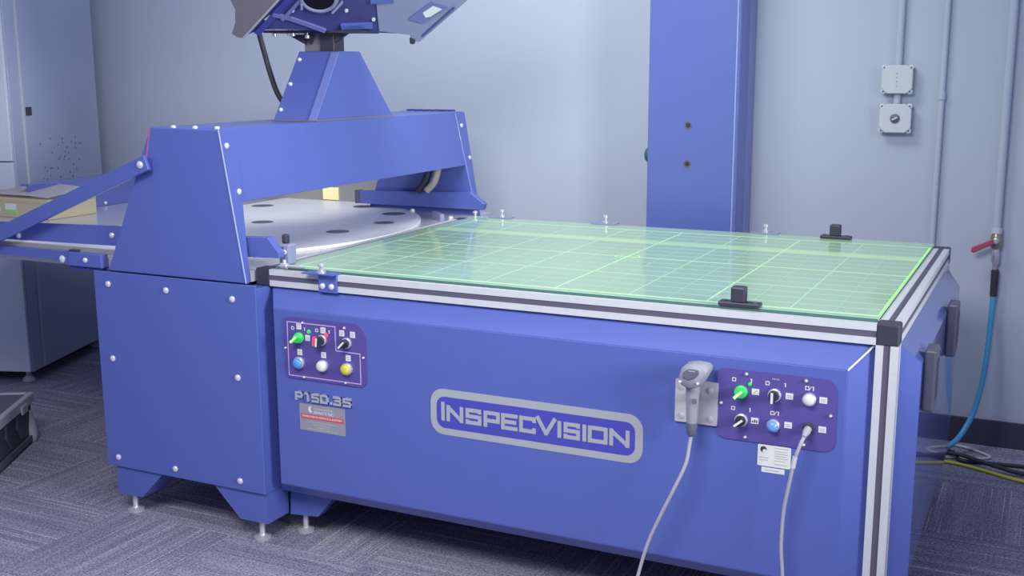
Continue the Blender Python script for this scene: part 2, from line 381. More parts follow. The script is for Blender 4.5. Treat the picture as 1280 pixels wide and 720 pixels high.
pan('side_cover', [(.055, .16, .008), (W-.055, .16, .008), (W-.055, .826, .008), (.055, .826, .008)],
    [(.11, .205, -SX), (W-.11, .205, -SX), (W-.11, .767, -SX), (.11, .767, -SX)], lambda u, v, q: (-q, u, v), 'blue_gloss')
box('underbody', -1.84, -0.06, 0.06, W-.06, 0.165, 0.86, 'blue_deep', T)
for y in (0.06, W-.10):
    prism('leg_plate', [(-1.848, y, .163), (-1.853, y, .060), (-1.745, y, .070), (-1.664, y, .163)], (0, .04, 0), 'blue_paint', T)
    lathe('foot', (-1.812, y+.025, 0), Z, [(0, .027), (.008, .027), (.014, .011), (.018, .009), (.07, .009)], 'steel', T)
# side grips
for y in (.15, .76):
    g = box('side_grip', SX, SX+.03, y, y+.085, .632, .792, 'grip_grey', T, bev=.006, seg=2)
    box('grip_recess', SX+.029, SX+.0315, y+.02, y+.065, .66, .765, 'black_plastic', g, bev=.0005)
prism('hook', [(SX+.002, .47, .735), (SX+.002, .478, .735), (SX+.002, .55, .70), (SX+.002, .545, .695)], (.006, 0, 0), 'scanner_dark', T)
# brackets with locating pins along the edges
def pin(parent, x, y, z):
    lathe('pin', (x, y, z), Z, [(0, .014), (.006, .014), (.007, .006), (.018, .006), (.019, .011), (.026, .011), (.030, .004), (.030, 0)], 'steel', parent, 14)
bk = add('pin_bracket', bm_box(-1.661, -1.595, -.008, -.0005, .826, .882, .001), 'blue_paint', T)
prism('bracket_tab', [(-1.705, -.03, .882), (-1.595, -.03, .882), (-1.595, .018, .882), (-1.69, .018, .882)], (0, 0, .004), 'blue_paint', bk)
bolt((-1.645, -.0085, .845), '-y', bk, .0095); bolt((-1.613, -.0085, .845), '-y', bk, .0095)
pin(bk, -1.645, -.012, .886)
for x in (-1.71, -1.26, -.636):
    b2 = prism('pin_bracket', [(x-.05, W-.02, .8895), (x+.05, W-.02, .8895), (x+.05, W+.03, .8895), (x-.05, W+.03, .8895)], (0, 0, .004), 'slate_paint', T)
    pin(b2, x, W+.01, .8935)
pin(T, -1.835, 1.335, .881); box('pin_arm', -1.83, -1.73, 1.322, 1.332, .8815, .889, 'steel', T)
# control panels on the front cover
PY = FY-.004
def panel(x0, x1, z0, z1, rad, label):
    o = prism('control_panel', rrect(x0, x1, z0, z1, rad, FY), (0, PY-FY, 0), 'panel_purple', T); o['label'] = label; return o
def selector(par, x, z, ang, lever, lit=None, collar='steel'):
    lathe('knob_collar', (x, PY, z), -Y, [(0, .0165), (.006, .0165), (.008, .014), (.008, 0)], lit or collar, par, 18)
    lathe('knob_base', (x, PY-.008, z), -Y, [(0, .0135), (.010, .0125), (.011, 0)], lit or 'black_plastic', par, 16)
    t = math.radians(ang); ux, uz = math.cos(t), math.sin(t); bm = bmesh.new(); y = PY-.018
    bm_bar(bm, (x-ux*.013, z-uz*.013), (x+ux*.013, z+uz*.013), .0085, y, y-.014, .2)
    o = add('knob_lever', bm, lit or 'black_plastic', par)
    bm = bmesh.new(); bm_bar(bm, (x-ux*.013, z-uz*.013), (x+ux*.012, z+uz*.012), .0058, y-.014, y-.0152, .2)
    add('lever_mark', bm, lever, par)
def button(par, x, z, m, rr=.0165):
    lathe('button_ring', (x, PY, z), -Y, [(0, rr+.002), (.008, rr+.002), (.010, rr), (.010, 0)], 'steel', par, 20)
    lathe('button', (x, PY-.010, z), -Y, [(0, rr), (.005, rr*.97), (.009, rr*.75), (.011, rr*.4), (.0115, 0)], m, par, 20)
def icon(par, x, z, wd, ht, kind):
    o = box('icon_plate', x-wd/2, x+wd/2, PY-.0012, PY, z-ht/2, z+ht/2, 'print_white', par, bev=0)
    bm = bmesh.new(); y0, y1 = PY-.0012, PY-.0017
    if kind == 'slash': bm_bar(bm, (x-wd*.2, z-ht*.2), (x+wd*.2, z+ht*.25), .0018, y0, y1)
    elif kind == 'ring':
        for p, q in (((-1, -1), (1, -1)), ((1, -1), (1, 1)), ((1, 1), (-1, 1)), ((-1, 1), (-1, -1))): bm_bar(bm, (x+p[0]*wd*.2, z+p[1]*ht*.2), (x+q[0]*wd*.2, z+q[1]*ht*.2), .0014, y0, y1)
    elif kind == 'chart':
        for u, hh in ((-.28, .3), (0, .5), (.28, .42)): bm_bar(bm, (x+u*wd, z-ht*.28), (x+u*wd, z-ht*.28+hh*ht), .003, y0, y1, 0)
    else:
        for v in (-.18, .12): bm_bar(bm, (x-wd*.28, z+v*ht), (x+wd*.28, z+v*ht), .0016, y0, y1)
    add('icon_mark', bm, 'print_dark' if kind == 'chart' else 'print_grey', par)
def marks(par, os_, is_):
    for x, z in os_: glyph('printed_zero', 'O', x-.005, x+.005, z-.005, z+.005, .0018, PY, PY-.0006, 'print_white', par)
    for x, z in is_: bm = bmesh.new(); bm_bar(bm, (x, z-.005), (x, z+.005), .0026, PY, PY-.0006, 0); bm_bar(bm, (x-.003, z+.004), (x, z+.004), .0018, PY, PY-.0006, 0); add('printed_one', bm, 'print_white', par)
pl = panel(-1.775, -1.478, .556, .747, (.02, .026, .045, .024), 'purple control panel with blue, white and yellow buttons')
pts = [(-1.759, .732), (-1.585, .732), (-1.584, .659), (-1.499, .658), (-1.499, .566), (-1.759, .565)]
bm = bmesh.new()
for p, q in zip(pts, pts[1:]+pts[:1]): bm_bar(bm, p, q, .0028, PY, PY-.0006)
add('printed_frame', bm, 'print_pink', pl)
selector(pl, -1.716, .686, 40, 'lamp_lime', 'lamp_green'); selector(pl, -1.632, .687, 85, 'knob_white', None); selector(pl, -1.544, .687, 45, 'knob_white')
lathe('indicator_lamp', (-1.617, PY, .703), -Y, [(0, .007), (.003, .006), (.004, 0)], 'lamp_red', pl, 12)
bm = bmesh.new(); bm_bar(bm, (-1.6435, .676), (-1.6415, .700), .005, PY-.018, PY-.0325, .2); add('lit_edge', bm, 'lamp_red', pl)
lathe('indicator_lamp', (-1.680, PY, .708), -Y, [(0, .007), (.003, .006), (.004, 0)], 'lamp_green', pl, 12)
for x, m in ((-1.719, 'button_blue'), (-1.632, 'button_white'), (-1.545, 'button_yellow')): button(pl, x, .608, m)
for (x, z), k in zip([(-1.716, .721), (-1.685, .688), (-1.628, .717), (-1.561, .715), (-1.523, .714), (-1.716, .641), (-1.629, .641), (-1.541, .641)], ['ring', 'lines', 'ring', 'ring', 'ring', 'lines', 'ring', 'ring']): icon(pl, x, z, .017, .018, k)
marks(pl, [(-1.739, .714), (-1.651, .715)], [(-1.695, .714), (-1.606, .714)])
for x, z in [(-1.702, .733), (-1.768, .649), (-1.551, .732), (-1.487, .648), (-1.703, .564), (-1.552, .564)]: bolt((x, PY, z), '-y', pl, .0042, 'panel_screw', 'steel')
pr = panel(-.425, -.128, .557, .740, (.028, .028, .032, .022), 'purple control panel with white and light blue buttons beside the scanner')
selector(pr, -.363, .684, 45, 'lamp_lime', 'lamp_green'); selector(pr, -.279, .686, 90, 'knob_white'); selector(pr, -.360, .611, 40, 'knob_white')
lathe('indicator_lamp', (-.342, PY, .706), -Y, [(0, .005), (.003, .004), (.004, 0)], 'lamp_green', pr, 12)
button(pr, -.194, .686, 'button_white', .0145); button(pr, -.279, .608, 'button_lightblue', .014)
lathe('socket', (-.193, PY, .612), -Y, [(0, .015), (.006, .015), (.008, .010), (.008, 0)], 'black_plastic', pr, 18)
for (x, z), k in zip([(-.327, .688), (-.243, .687), (-.161, .687), (-.326, .613), (-.243, .613), (-.160, .613)], ['slash', 'lines', 'lines', 'chart', 'lines', 'lines']): icon(pr, x, z, .0185, .0155, k)
marks(pr, [(-.382, .714), (-.298, .714), (-.382, .639), (-.201, .713), (-.283, .639)], [(-.338, .715), (-.254, .714), (-.339, .639), (-.186, .713), (-.268, .639)])
for x, z in ((-.1935, .713), (-.2755, .639)): bm = bmesh.new(); bm_bar(bm, (x-.0025, z-.005), (x+.0025, z+.005), .0016, PY, PY-.0006, 0); add('printed_slash', bm, 'print_white', pr)
bm = bmesh.new()
for k in range(5): bm_bar(bm, (-.286+.0040*k, .7245), (-.286+.0040*k, .7275+.001*(k % 2)), .0022, PY, PY-.0005, 0)
add('printed_caption', bm, 'print_grey', pr)
for x, z in [(-.351, .731), (-.204, .731), (-.413, .649), (-.142, .650), (-.349, .567), (-.203, .568)]: bolt((x, PY, z), '-y', pr, .0045, 'panel_screw', 'steel')
# chrome model lettering, stickers, logo
NY = FY-.003
nm = box('nameplate_base', -1.742, -1.535, FY-.0008, FY, .487, .518, 'blue_paint', T, bev=0)
for ch, x0, x1 in (('P', -1.740, -1.712), ('1', -1.704, -1.684), ('5', -1.679, -1.651), ('0', -1.648, -1.619), ('3', -1.600, -1.571), ('5', -1.565, -1.536)):
    glyph('chrome_character', ch, x0, x1, .4885, .5165, .0066, FY-.0008, FY-.006, 'chrome', nm)
box('chrome_point', -1.612, -1.604, FY-.006, FY-.0008, .4885, .4965, 'chrome', nm, bev=.001)
st = box('service_sticker', -1.729, -1.562, FY-.001, FY, .394, .479, 'sticker_grey', T, bev=0); st['label'] = 'grey service sticker with red band'
box('red_band', -1.7225, -1.5665, FY-.0016, FY-.001, .4325, .4475, 'print_red', st, bev=0)
text('sticker_lettering', 'INSPECVISION SERVICE & SUPPORT', .0094, -1.6445, .4400, FY-.002, 'print_white', st)
text('sticker_lettering', 'QUALITY INC', .0120, -1.640, .4550, FY-.0014, 'print_white', st)
bm = bmesh.new()
for z, x0, x1 in ((.4665, -1.674, -1.606), (.4225, -1.695, -1.590), (.4150, -1.680, -1.612), (.4075, -1.668, -1.622), (.4010, -1.700, -1.590)):
    x = x0
    while x < x1-.004:
        q = random.uniform(.004, .012); bm_bar(bm, (x, z), (min(x+q, x1), z), .0028 if z < .46 else .0065, FY-.001, FY-.0015, 0); x += q+.002
add('small_print', bm, 'print_grey', st)
prism('sticker_emblem', [(-1.694, FY-.001, .470), (-1.684, FY-.001, .474), (-1.688, FY-.001, .464), (-1.682, FY-.001, .452), (-1.692, FY-.001, .455), (-1.696, FY-.001, .462)], (0, -.0006, 0), 'print_white', st)
s2 = prism('inspection_sticker', rrect(-.3165, -.2335, .4975, .5535, .003, FY, 3), (0, -.001, 0), 'sticker_white', T)
lathe('sticker_emblem', (-.302, FY-.001, .541), -Y, [(0, .008), (.0004, .008), (.0004, 0)], 'print_dark', s2, 16); lathe('emblem_dot', (-.299, FY-.0014, .537), -Y, [(0, .005), (.0003, .005), (.0003, 0)], 'sticker_white', s2, 12)
bm = bmesh.new()
for z, x0, x1 in ((.548, -.274, -.238), (.540, -.274, -.242), (.534, -.274, -.240), (.528, -.274, -.244), (.522, -.274, -.240), (.515, -.274, -.246), (.520, -.312, -.288), (.513, -.312, -.290), (.506, -.274, -.242)): bm_bar(bm, (x0, z), (x1, z), .0014, FY-.001, FY-.0014, 0)
add('small_print', bm, 'print_grey', s2)
s3 = box('strip_sticker', -.3055, -.2475, FY-.001, FY, .4815, .4945, 'sticker_white', T, bev=0)
bm = bmesh.new(); bm_bar(bm, (-.296, .488), (-.262, .488), .0018, FY-.001, FY-.0014, 0); add('small_print', bm, 'print_grey', s3)
lg = prism('logo_plate', rrect(-1.264, -.6205, .449, .585, .042, FY, 8), (0, -.0012, 0), 'logo_grey', T); lg['label'] = 'grey outlined logo plate reading InspecVision'
prism('logo_field', rrect(-1.2435, -.642, .4695, .5625, .027, FY-.0012, 8), (0, -.0006, 0), 'logo_blue', lg)
for ch, x0, x1, big in (('I', -1.2295, -1.2165, 1), ('N', -1.2115, -1.157, 0), ('S', -1.1495, -1.099, 0), ('P', -1.092, -1.041, 0), ('E', -1.037, -.986, 0), ('C', -.981, -.930, 0), ('V', -.931, -.868, 1), ('I', -.866, -.8535, 0), ('S', -.847, -.799, 0), ('I', -.7925, -.780, 0), ('O', -.776, -.719, 0), ('N', -.7145, -.657, 0)):
    glyph('logo_letter', ch, x0, x1, .4915, .547 if big else .539, .0112, FY-.0018, FY-.0024, 'logo_grey', lg)
hp = prism('scanner_holder', rrect(-.533, -.421, .586, .699, .003, FY, 2), (0, -.008, 0), 'plate_grey', T)
for x, z in ((-.441, .678), (-.439, .602), (-.515, .603), (-.517, .679)): lathe('holder_bolt', (x, FY-.008, z), -Y, [(0, .0075), (.002, .0075), (.003, .005), (.003, 0)], 'steel', hp, 12)
lathe('holder_cup', (-.475, FY-.008, .66), -Y, [(0, .012), (.028, .012), (.028, 0)], 'scanner_dark', hp, 12)

# ------------------------------------------------------------------ gantry
G = thing('scanner_gantry', 'blue gantry machine with trapezoid upright, cross beam and feed bed', 'machine', (-2.2, 0.7, 0))
box('cabinet_body', -2.512, -1.857, -.054, 1.52, .165, .826, 'blue_paint', G, bev=.002)
cp = box('cabinet_panel', -2.518, -1.855, -.062, -.0545, .168, .837, 'blue_paint', G, bev=.0015)
for x, z in ((-2.456, .796), (-2.21, .795), (-1.945, .789), (-2.459, .545), (-1.939, .540), (-2.466, .201), (-2.218, .198), (-1.951, .199)): bolt((x, -.062, z), '-y', cp, .0105)
for y in (-.052, 1.40):
    prism('leg_plate', [(-2.488, y, .165), (-2.490, y, .068), (-2.383, y, .068), (-2.285, y, .165)], (0, .11, 0), 'blue_paint', G)
    prism('leg_plate', [(-2.068, y, .165), (-1.967, y, .066), (-1.858, y, .066), (-1.858, y, .165)], (0, .11, 0), 'blue_paint', G)
    for x in (-2.445, -1.905): lathe('foot', (x, y+.03, 0), Z, [(0, .028), (.008, .028), (.013, .012), (.018, .009), (.07, .009)], 'steel', G)
def upright(y0, d0, d1, name):
    A = [(-2.246, y0, 1.308), (-1.975, y0, 1.304), (-1.898, y0, .838), (-2.465, y0, .838)]
    B = [(-2.246, y0+d1, 1.308), (-1.975, y0+d1, 1.304), (-1.898, y0+d0, .838), (-2.465, y0+d0, .838)]
    return add(name, bm_hexa(A, B, .003), 'blue_paint', G)
u1 = upright(-.05, .022, .085, 'upright'); cyl('edge_highlight', (-1.9752, -.0497, 1.303), (-1.8985, -.0497, .840), .0024, 'highlight_blue', u1, 8)  # thin pale rod paints the highlight along the upright's front edge
prism('painted_red_glint', [(-2.2475, -.0515, 1.306), (-2.2435, -.0515, 1.306), (-2.2640, -.0515, 1.215), (-2.2680, -.0515, 1.215)], (0, .0015, 0), 'red_reflection', u1)  # red reflection along the edge, painted as a thin strip
u2 = upright(1.515, -.03, -.085, 'upright')
beam = prism('cross_beam', [(-1.9425, -.03, 1.083), (-1.9765, -.03, 1.307), (-2.245, -.03, 1.307), (-2.279, -.03, 1.083)], (0, 1.53, 0), 'blue_paint', G, bev=.0015)
for x, y, z in ((-1.965, -.026, 1.255), (-1.943, -.006, 1.115), (-1.965, 1.468, 1.249), (-1.943, 1.497, 1.113)): bolt((x-.002, y, z), '+x', beam, .0095)
for x in (-2.168, -2.082, -1.996): bolt((x, -.030, 1.307), '+z', u1, .009)
for k in range(6): box('top_lip', -2.235+.04*k, -2.215+.04*k, 1.47, 1.505, 1.307, 1.314, 'blue_deep', beam, bev=0)
# turret
A = [(-2.165, .462, 1.309), (-1.984, .462, 1.309), (-1.984, .955, 1.309), (-2.165, .955, 1.309)]
B = [(-2.165, .625, 1.545), (-1.992, .625, 1.545), (-1.992, .755, 1.545), (-2.165, .755, 1.545)]
tu = add('turret', bm_hexa(A, B, .002), 'blue_paint', G)
prism('corner_strip', [(-2.012, .456, 1.311), (-1.982, .456, 1.311), (-1.99, .617, 1.542), (-2.02, .617, 1.542)], (0, .006, 0), 'strip_blue', tu)
box('base_seam', -2.17, -1.979, .457, .96, 1.3075, 1.3115, 'brass', tu, bev=0)
def turret_bolt(t): return (-2.148, .462+.163*t-.001, 1.309+.236*t)
for t in (.15, .52, .88): bolt(turret_bolt(t), '-y', tu, .008)
box('mast', -2.165, -2.095, .66, .72, 1.545, 1.62, 'taupe_panel', G); box('mast', -2.094, -2.035, .655, .72, 1.545, 1.63, 'black_plastic', G)
# low guards on the bed
prism('guard', [(-1.95, -.002, .912), (-1.95, -.002, .974), (-1.848, -.002, .978), (-1.808, -.002, .934), (-1.808, -.002, .917)], (0, .03, 0), 'blue_paint', G, bev=.001)
prism('guard', [(-2.47, 1.44, .90), (-2.47, 1.44, .956), (-1.915, 1.44, .973), (-1.848, 1.44, .925), (-1.855, 1.44, .90)], (0, .03, 0), 'blue_paint', G, bev=.001)
box('guard_end', -2.49, -2.471, 1.435, 1.475, .90, .958, 'slot_dark', G, bev=.001)
box('feed_bed', -3.80, -1.905, -.018, 1.60, .838, .872, 'bed_metal', G, bev=.001)
box('back_guard', -3.80, -2.20, 1.602, 1.617, .842, 1.005, 'guard_metal', G, bev=.002)
box('painted_guard_glow', -2.775, -2.690, 1.594, 1.6015, .888, .945, 'amber_reflection', G, bev=.001)  # glowing block paints a warm reflection on the guard
lathe('bed_stop', (-1.93, 1.30, .872), Z, [(0, .011), (.012, .011), (.016, .005), (.016, 0)], 'bolt', G, 12)
lathe('bed_stop', (-2.18, 1.41, .872), Z, [(0, .011), (.018, .011), (.022, .005), (.022, 0)], 'bolt', G, 12)
prism('bed_block', [(-2.02, 1.30, .8722), (-1.94, 1.23, .8722), (-1.93, 1.245, .8722), (-2.01, 1.315, .8722)], (0, 0, .03), 'slate_paint', G)
# clamp on the near guard
cl = box('clamp', -1.838, -1.795, .035, .075, .8892, .955, 'slate_paint', G, bev=.006)
box('clamp_knob', -1.832, -1.812, .045, .065, .955, .983, 'black_plastic', cl, bev=.004)
lathe('clamp_bolt', (-1.812, .034, .93), -Y, [(0, .008), (.006, .008), (.006, 0)], 'bolt', cl, 12)
box('clamp_eye', -1.832, -1.818, .0335, .0348, .915, .945, 'black_plastic', cl, bev=0)
lathe('clamp_pin', (-1.795, -.005, .896), X, [(0, .009), (.02, .009), (.022, .005), (.085, .004), (.085, 0)], 'steel', G, 12)
lathe('clamp_sleeve', (-1.785, -.005, .889), Z, [(0, .005), (.025, .005), (.025, 0)], 'bolt', G, 12)
# feed-bed rails on the left
fr = prism('feed_rail', [(-3.30, -.024, .903), (-2.44, -.024, .917), (-2.42, -.024, .984), (-3.30, -.024, .960)], (0, .005, 0), 'blue_paint', G)
bolt((-2.905+.01, -.0245, .925), '-y', fr, .010); bolt((-2.462, -.0245, .951), '-y', fr, .010)
box('feed_slide', -3.30, -2.44, -.030, -.0185, .887, .902, 'guard_metal', G, bev=.001)
fs = prism('feed_channel', [(-3.30, -.045, .858), (-2.70, -.045, .858), (-2.66, -.045, .843), (-2.646, -.045, .843), (-2.646, -.045, .889), (-3.30, -.045, .886)], (0, .014, 0), 'blue_paint', G)
bolt((-2.672, -.0455, .861), '-y', fs, .013)
hg = box('hinge_block', -2.640, -2.490, -.052, -.020, .842, .889, 'blue_paint', G, bev=.003)
box('hinge_gap', -2.640, -2.605, -.045, -.02, .8895, .896, 'black_plastic', hg, bev=.001)
box('hinge_base', -2.648, -2.50, -.04, -.02, .826, .8415, 'blue_deep', hg, bev=.001); bolt((-2.56, -.0525, .866), '-y', hg, .009)
d = Vector((-2.925+2.255, 0, .936-1.196)).normalized(); n_ = Vector((d.z, 0, -d.x))*.024
p0, p1 = Vector((-2.242, -.080, 1.200)), Vector((-2.242, -.080, 1.200))+d*1.05
br = prism('brace', [p0+n_, p0-n_, p1-n_, p1+n_], (0, .012, 0), 'blue_paint', G, bev=.001)
bolt((-2.266, -.0805, 1.192), '-y', br, .012); box('brace_spacer', -2.285, -2.245, -.068, -.051, 1.17, 1.21, 'blue_deep', br)
# end stop rail across the bed
er = box('end_rail', -3.635, -3.62, .66, 1.58, .873, 1.008, 'blue_gloss', G, bev=.001)
box('end_rail_flange', -3.67, -3.6355, .66, 1.58, 1.000, 1.008, 'blue_paint', er, bev=.001)
bolt((-3.619, 1.08, .885), '+x', er, .008); bolt((-3.619, .93, .885), '+x', er, .008)
hs = tube('cable_hose', [(-2.11, 1.415, .975), (-2.075, 1.415, 1.01), (-2.055, 1.415, 1.06), (-2.05, 1.415, 1.10)], .016, 'tan_pipe', G)
tube('cable_hose', [(-2.155, 1.418, .97), (-2.12, 1.418, 1.01), (-2.10, 1.418, 1.06), (-2.095, 1.418, 1.10)], .016, 'black_soft', G)

# ------------------------------------------------------------------ projector head on the turret
D = thing('projector_head', 'tilted blue projector housing with round lens opening on top of the turret mast', 'projector', (-2.08, .68, 1.62))
N = Vector((.34984, -.59973, -.71968))
F = [(-2.296, .475, 1.592), (-2.230, .485, 1.616), (-2.176, .514, 1.618), (-1.955, .653, 1.610), (-1.786, .761, 1.602), (-1.788, .786, 1.581), (-1.770, .799, 1.578), (-1.548, .761, 1.718), (-1.417, .738, 1.801), (-1.394, .553, 1.966), (-1.728, .361, 1.964)]
prism('housing', [Vector(p)-N*.002 for p in F], -N*.10, 'navy_paint', D)
prism('cover_plate', [Vector(p)-N*.002 for p in [(-1.823, .607, 1.713), (-1.870, .696, 1.615), (-1.786, .761, 1.602), (-1.788, .786, 1.581), (-1.770, .799, 1.578), (-1.548, .761, 1.718), (-1.417, .738, 1.801), (-1.394, .553, 1.966), (-1.655, .403, 1.964)]], N*.005, 'slate_paint', D)
S = [(-2.296, .475, 1.592), (-2.316, .477, 1.593), (-2.341, .478, 1.607), (-2.318, .471, 1.644), (-2.310, .464, 1.687), (-2.327, .462, 1.720), (-2.368, .453, 1.828), (-2.228, .414, 2.001), (-1.728, .361, 1.964)]
NS = Vector((-.1146, -.98514, -.12792))
prism('side_panel', [Vector(p) for p in S], -NS*.012, 'taupe_panel', D)
e_ = (Vector(F[-1])-Vector(F[0])).normalized(); q_ = e_.cross(N).normalized()
if q_.x < 0: q_ = -q_
def strip(name, p, q, wd, th, m, parent=D):
    p = Vector(p); q = Vector(q); s = (q-p).normalized().cross(N).normalized()*wd/2
    return prism(name, [p-s, p+s, q+s, q-s], N*th, m, parent)
strip('edge_trim', Vector(F[0])+q_*.004, Vector(F[-1])+q_*.004, .007, .004, 'logo_grey')
strip('edge_flange', Vector(F[0])+e_*.05+q_*.030, Vector(F[-1])+q_*.030, .022, .005, 'blue_deep')
strip('edge_flange', Vector(F[0])+e_*.16+q_*.062, Vector(F[-1])+q_*.062, .012, .006, 'ridge_blue')
rd = [(-2.186, .467, 1.652), (-2.151, .467, 1.670), (-2.110, .506, 1.657), (-2.070, .554, 1.637), (-2.031, .602, 1.616)]
for p, q in zip(rd[1:], rd[2:]): strip('fold_ridge', Vector(p)-N*.001, Vector(q)-N*.001, .016, .008, 'ridge_blue')
strip('fold_ridge', Vector(rd[0])-N*.001, Vector(rd[1])-N*.001, .005, .006, 'logo_grey')
strip('fold_ledge', (-1.975, .618, 1.632), (-1.878, .668, 1.636), .020, .012, 'blue_paint')
strip('fold_ledge', (-1.84, .60, 1.715), (-1.775, .64, 1.718), .018, .014, 'blue_paint')
lc = Vector((-1.984, .501, 1.722))
lr = add('lens_ring', bm_lathe(lc-N*.002, N, [(0, .070), (.010, .066), (.014, .060), (.014, .055), (.004, .052)], 32), 'slate_paint', D, 40)
lathe('lens_glass', lc-N*.001, N, [(0, .054), (.006, .054), (.006, 0)], 'lens_black', lr, 32)
strip('lens_guide', lc+Vector((-.064, -.008, -.035)), lc+Vector((-.055, -.02, -.02)), .008, .01, 'slate_paint')
strip('lens_guide', lc+Vector((.015, .056, -.046)), lc+Vector((.06, .052, -.012)), .007, .01, 'slate_paint')
for p in ((-1.866, .655, 1.652), (-1.929, .584, 1.680), (-2.086, .492, 1.680)): lathe('housing_screw', Vector(p)-N*.001, N, [(0, .007), (.006, .006), (.007, 0)], 'bolt', D, 10)
sl = prism('slot_shading', [Vector(p)+N*.003 for p in ((-1.760, .710, 1.654), (-1.722, .747, 1.642), (-1.622, .746, 1.693), (-1.662, .703, 1.712))], N*.003, 'ridge_blue', D)  # darker surround paints the shading around the slot
prism('slot_window', [Vector(p)+N*.006 for p in ((-1.738, .719, 1.661), (-1.717, .742, 1.651), (-1.642, .741, 1.688), (-1.664, .717, 1.698))], N*.001, 'print_white', sl)
strip('edge_groove', Vector((-1.75, .785, 1.598))+N*.004, Vector((-1.60, .755, 1.692))+N*.004, .006, .002, 'panel_purple')
lathe('corner_foot', Vector((-1.788, .783, 1.585)), N, [(-.005, .010), (.014, .010), (.016, 0)], 'black_plastic', D, 12)
mb = prism('mount_plate', [(-2.30, .60, 1.612), (-1.90, .62, 1.606), (-1.90, .74, 1.606), (-2.30, .72, 1.612)], (0, 0, .009), 'black_plastic', D)
prism('mount_gusset', [(-2.235, .655, 1.606), (-2.155, .655, 1.569), (-2.155, .655, 1.606)], (0, .012, 0), 'black_plastic', mb); prism('mount_gusset', [(-1.975, .655, 1.606), (-2.03, .655, 1.575), (-2.03, .655, 1.606)], (0, .012, 0), 'black_plastic', mb)
prism('mount_lug', [(-2.165, .650, 1.606), (-2.13, .650, 1.570), (-2.112, .650, 1.606)], (0, .008, 0), 'black_soft', mb)
for x in (-2.265, -2.20, -2.185, -2.137): lathe('mount_bolt', (x, .640 if x > -2.15 else .62, 1.590 if x > -2.15 else 1.598), Z, [(0, .004), (.002, .009), (.011, .009), (.013, .004), (.03, .004), (.031, 0)], 'bolt', mb, 10)
tag(tube('head_cable', [(-2.372, .66, 1.65), (-2.366, .66, 1.615), (-2.346, .66, 1.545), (-2.318, .66, 1.455), (-2.284, .66, 1.381), (-2.215, .66, 1.316)], .0098, 'cable_black'), 'black cable hanging from the projector housing down behind the turret', 'cable')

# ------------------------------------------------------------------ things on the machine
def in_disc(k):
    t = 2*math.pi*k/120; return (max(-3.0, -2.772+.872*math.cos(t)), max(.03, .768+.872*math.sin(t)))
dp_ = []
for k in range(120):
    p = in_disc(k)
    if not dp_ or (Vector(p)-Vector(dp_[-1])).length > .004: dp_.append(p)
bm = bm_prism([(x, y, .8725) for x, y in dp_], (0, 0, .010)); bmesh.ops.bevel(bm, geom=[e for e in bm.edges if abs(e.verts[0].co.z-e.verts[1].co.z) < 1e-5 and e.verts[0].co.z > .878], offset=.0015, segments=1, affect='EDGES')
dsk = tag(add('metal_disc', bm, 'disc_metal', None, 30), 'large round-edged grey metal sheet with holes lying on the feed bed', 'metal sheet')
for x, y, rx in ((-2.116, .757, .045), (-2.206, 1.301, .052), (-2.092, 1.043, .042), (-2.465, 1.468, .05), (-2.90, 1.307, .05), (-2.24, .40, .05), (-2.62, .62, .07), (-2.74, .78, .05), (-2.55, .86, .045)):
    lathe('disc_hole', (x, y, .8823), Z, [(0, rx), (.0006, rx*.98), (.0006, 0)], 'disc_hole', dsk, 24)
def stop_block(x, y, label):
    o = thing('stop_block', label, 'stop block', (x, y, .8892), 'black stop blocks on the glass edge')
    z = .8892
    box('base_plate', x-.056, x+.050, y-.016, y+.02, z, z+.011, 'black_plastic', o, bev=.003, seg=2)
    box('post', x-.024, x+.012, y-.016, y+.018, z+.011, z+.050, 'black_plastic', o, bev=.004, seg=2)
    box('slot', x+.0118, x+.0128, y-.008, y+.010, z+.018, z+.036, 'black_soft', o, bev=0)
    for xx in (x-.042, x+.034): lathe('screw', (xx, y, z+.011), Z, [(0, .006), (.003, .006), (.003, 0)], 'slot_dark', o, 10)
stop_block(-.387, .024, 'black plastic stop block on the near edge of the glass')
stop_block(-.375, 1.296, 'black plastic stop block on the far edge of the glass by the wall')
# barcode scanner
Q = thing('barcode_scanner', 'grey handheld barcode scanner hanging on the square grey plate of the table front', 'scanner', (-.475, -.085, .57))
HP = [(-.501, .732), (-.495, .750), (-.484, .760), (-.462, .7645), (-.434, .762), (-.425, .755), (-.427, .742), (-.440, .716), (-.452, .704), (-.475, .698), (-.494, .706), (-.501, .718)]
def hring(y, k, dz): return [(-.464+(x+.464)*k, y, .733+(z-.733)*k+dz) for x, z in HP]
rings = [hring(-.048, .62, -.004), hring(-.060, .86, -.002), hring(-.085, 1.0, 0), hring(-.112, 1.0, 0), hring(-.124, .93, 0), hring(-.130, .80, 0)]
bm = bmesh.new(); R_ = [[bm.verts.new(p) for p in q] for q in rings]
for A_, B_ in zip(R_, R_[1:]):
    for k in range(12): bm.faces.new((A_[k], A_[(k+1) % 12], B_[(k+1) % 12], B_[k]))
bm.faces.new(R_[0]); bm.faces.new(R_[-1][::-1])
add('scanner_head', bm, 'scanner_grey', Q, 60)
prism('scanner_window', [(-.489, -.1305, .731), (-.484, -.1305, .746), (-.470, -.1305, .754), (-.447, -.1305, .753), (-.446, -.1305, .744), (-.458, -.1305, .731), (-.474, -.1305, .725)], (0, -.004, 0), 'scanner_dark', Q, bev=.0015)
box('window_label', -.472, -.455, -.1352, -.1345, .7475, .7500, 'print_grey', Q, bev=0)
lathe('scanner_handle', (-.472, -.092, .712), (-.02, .05, -1), [(0, .017), (.02, .0175), (.05, .016), (.09, .0145), (.112, .0135)], 'scanner_grey', Q, 18)
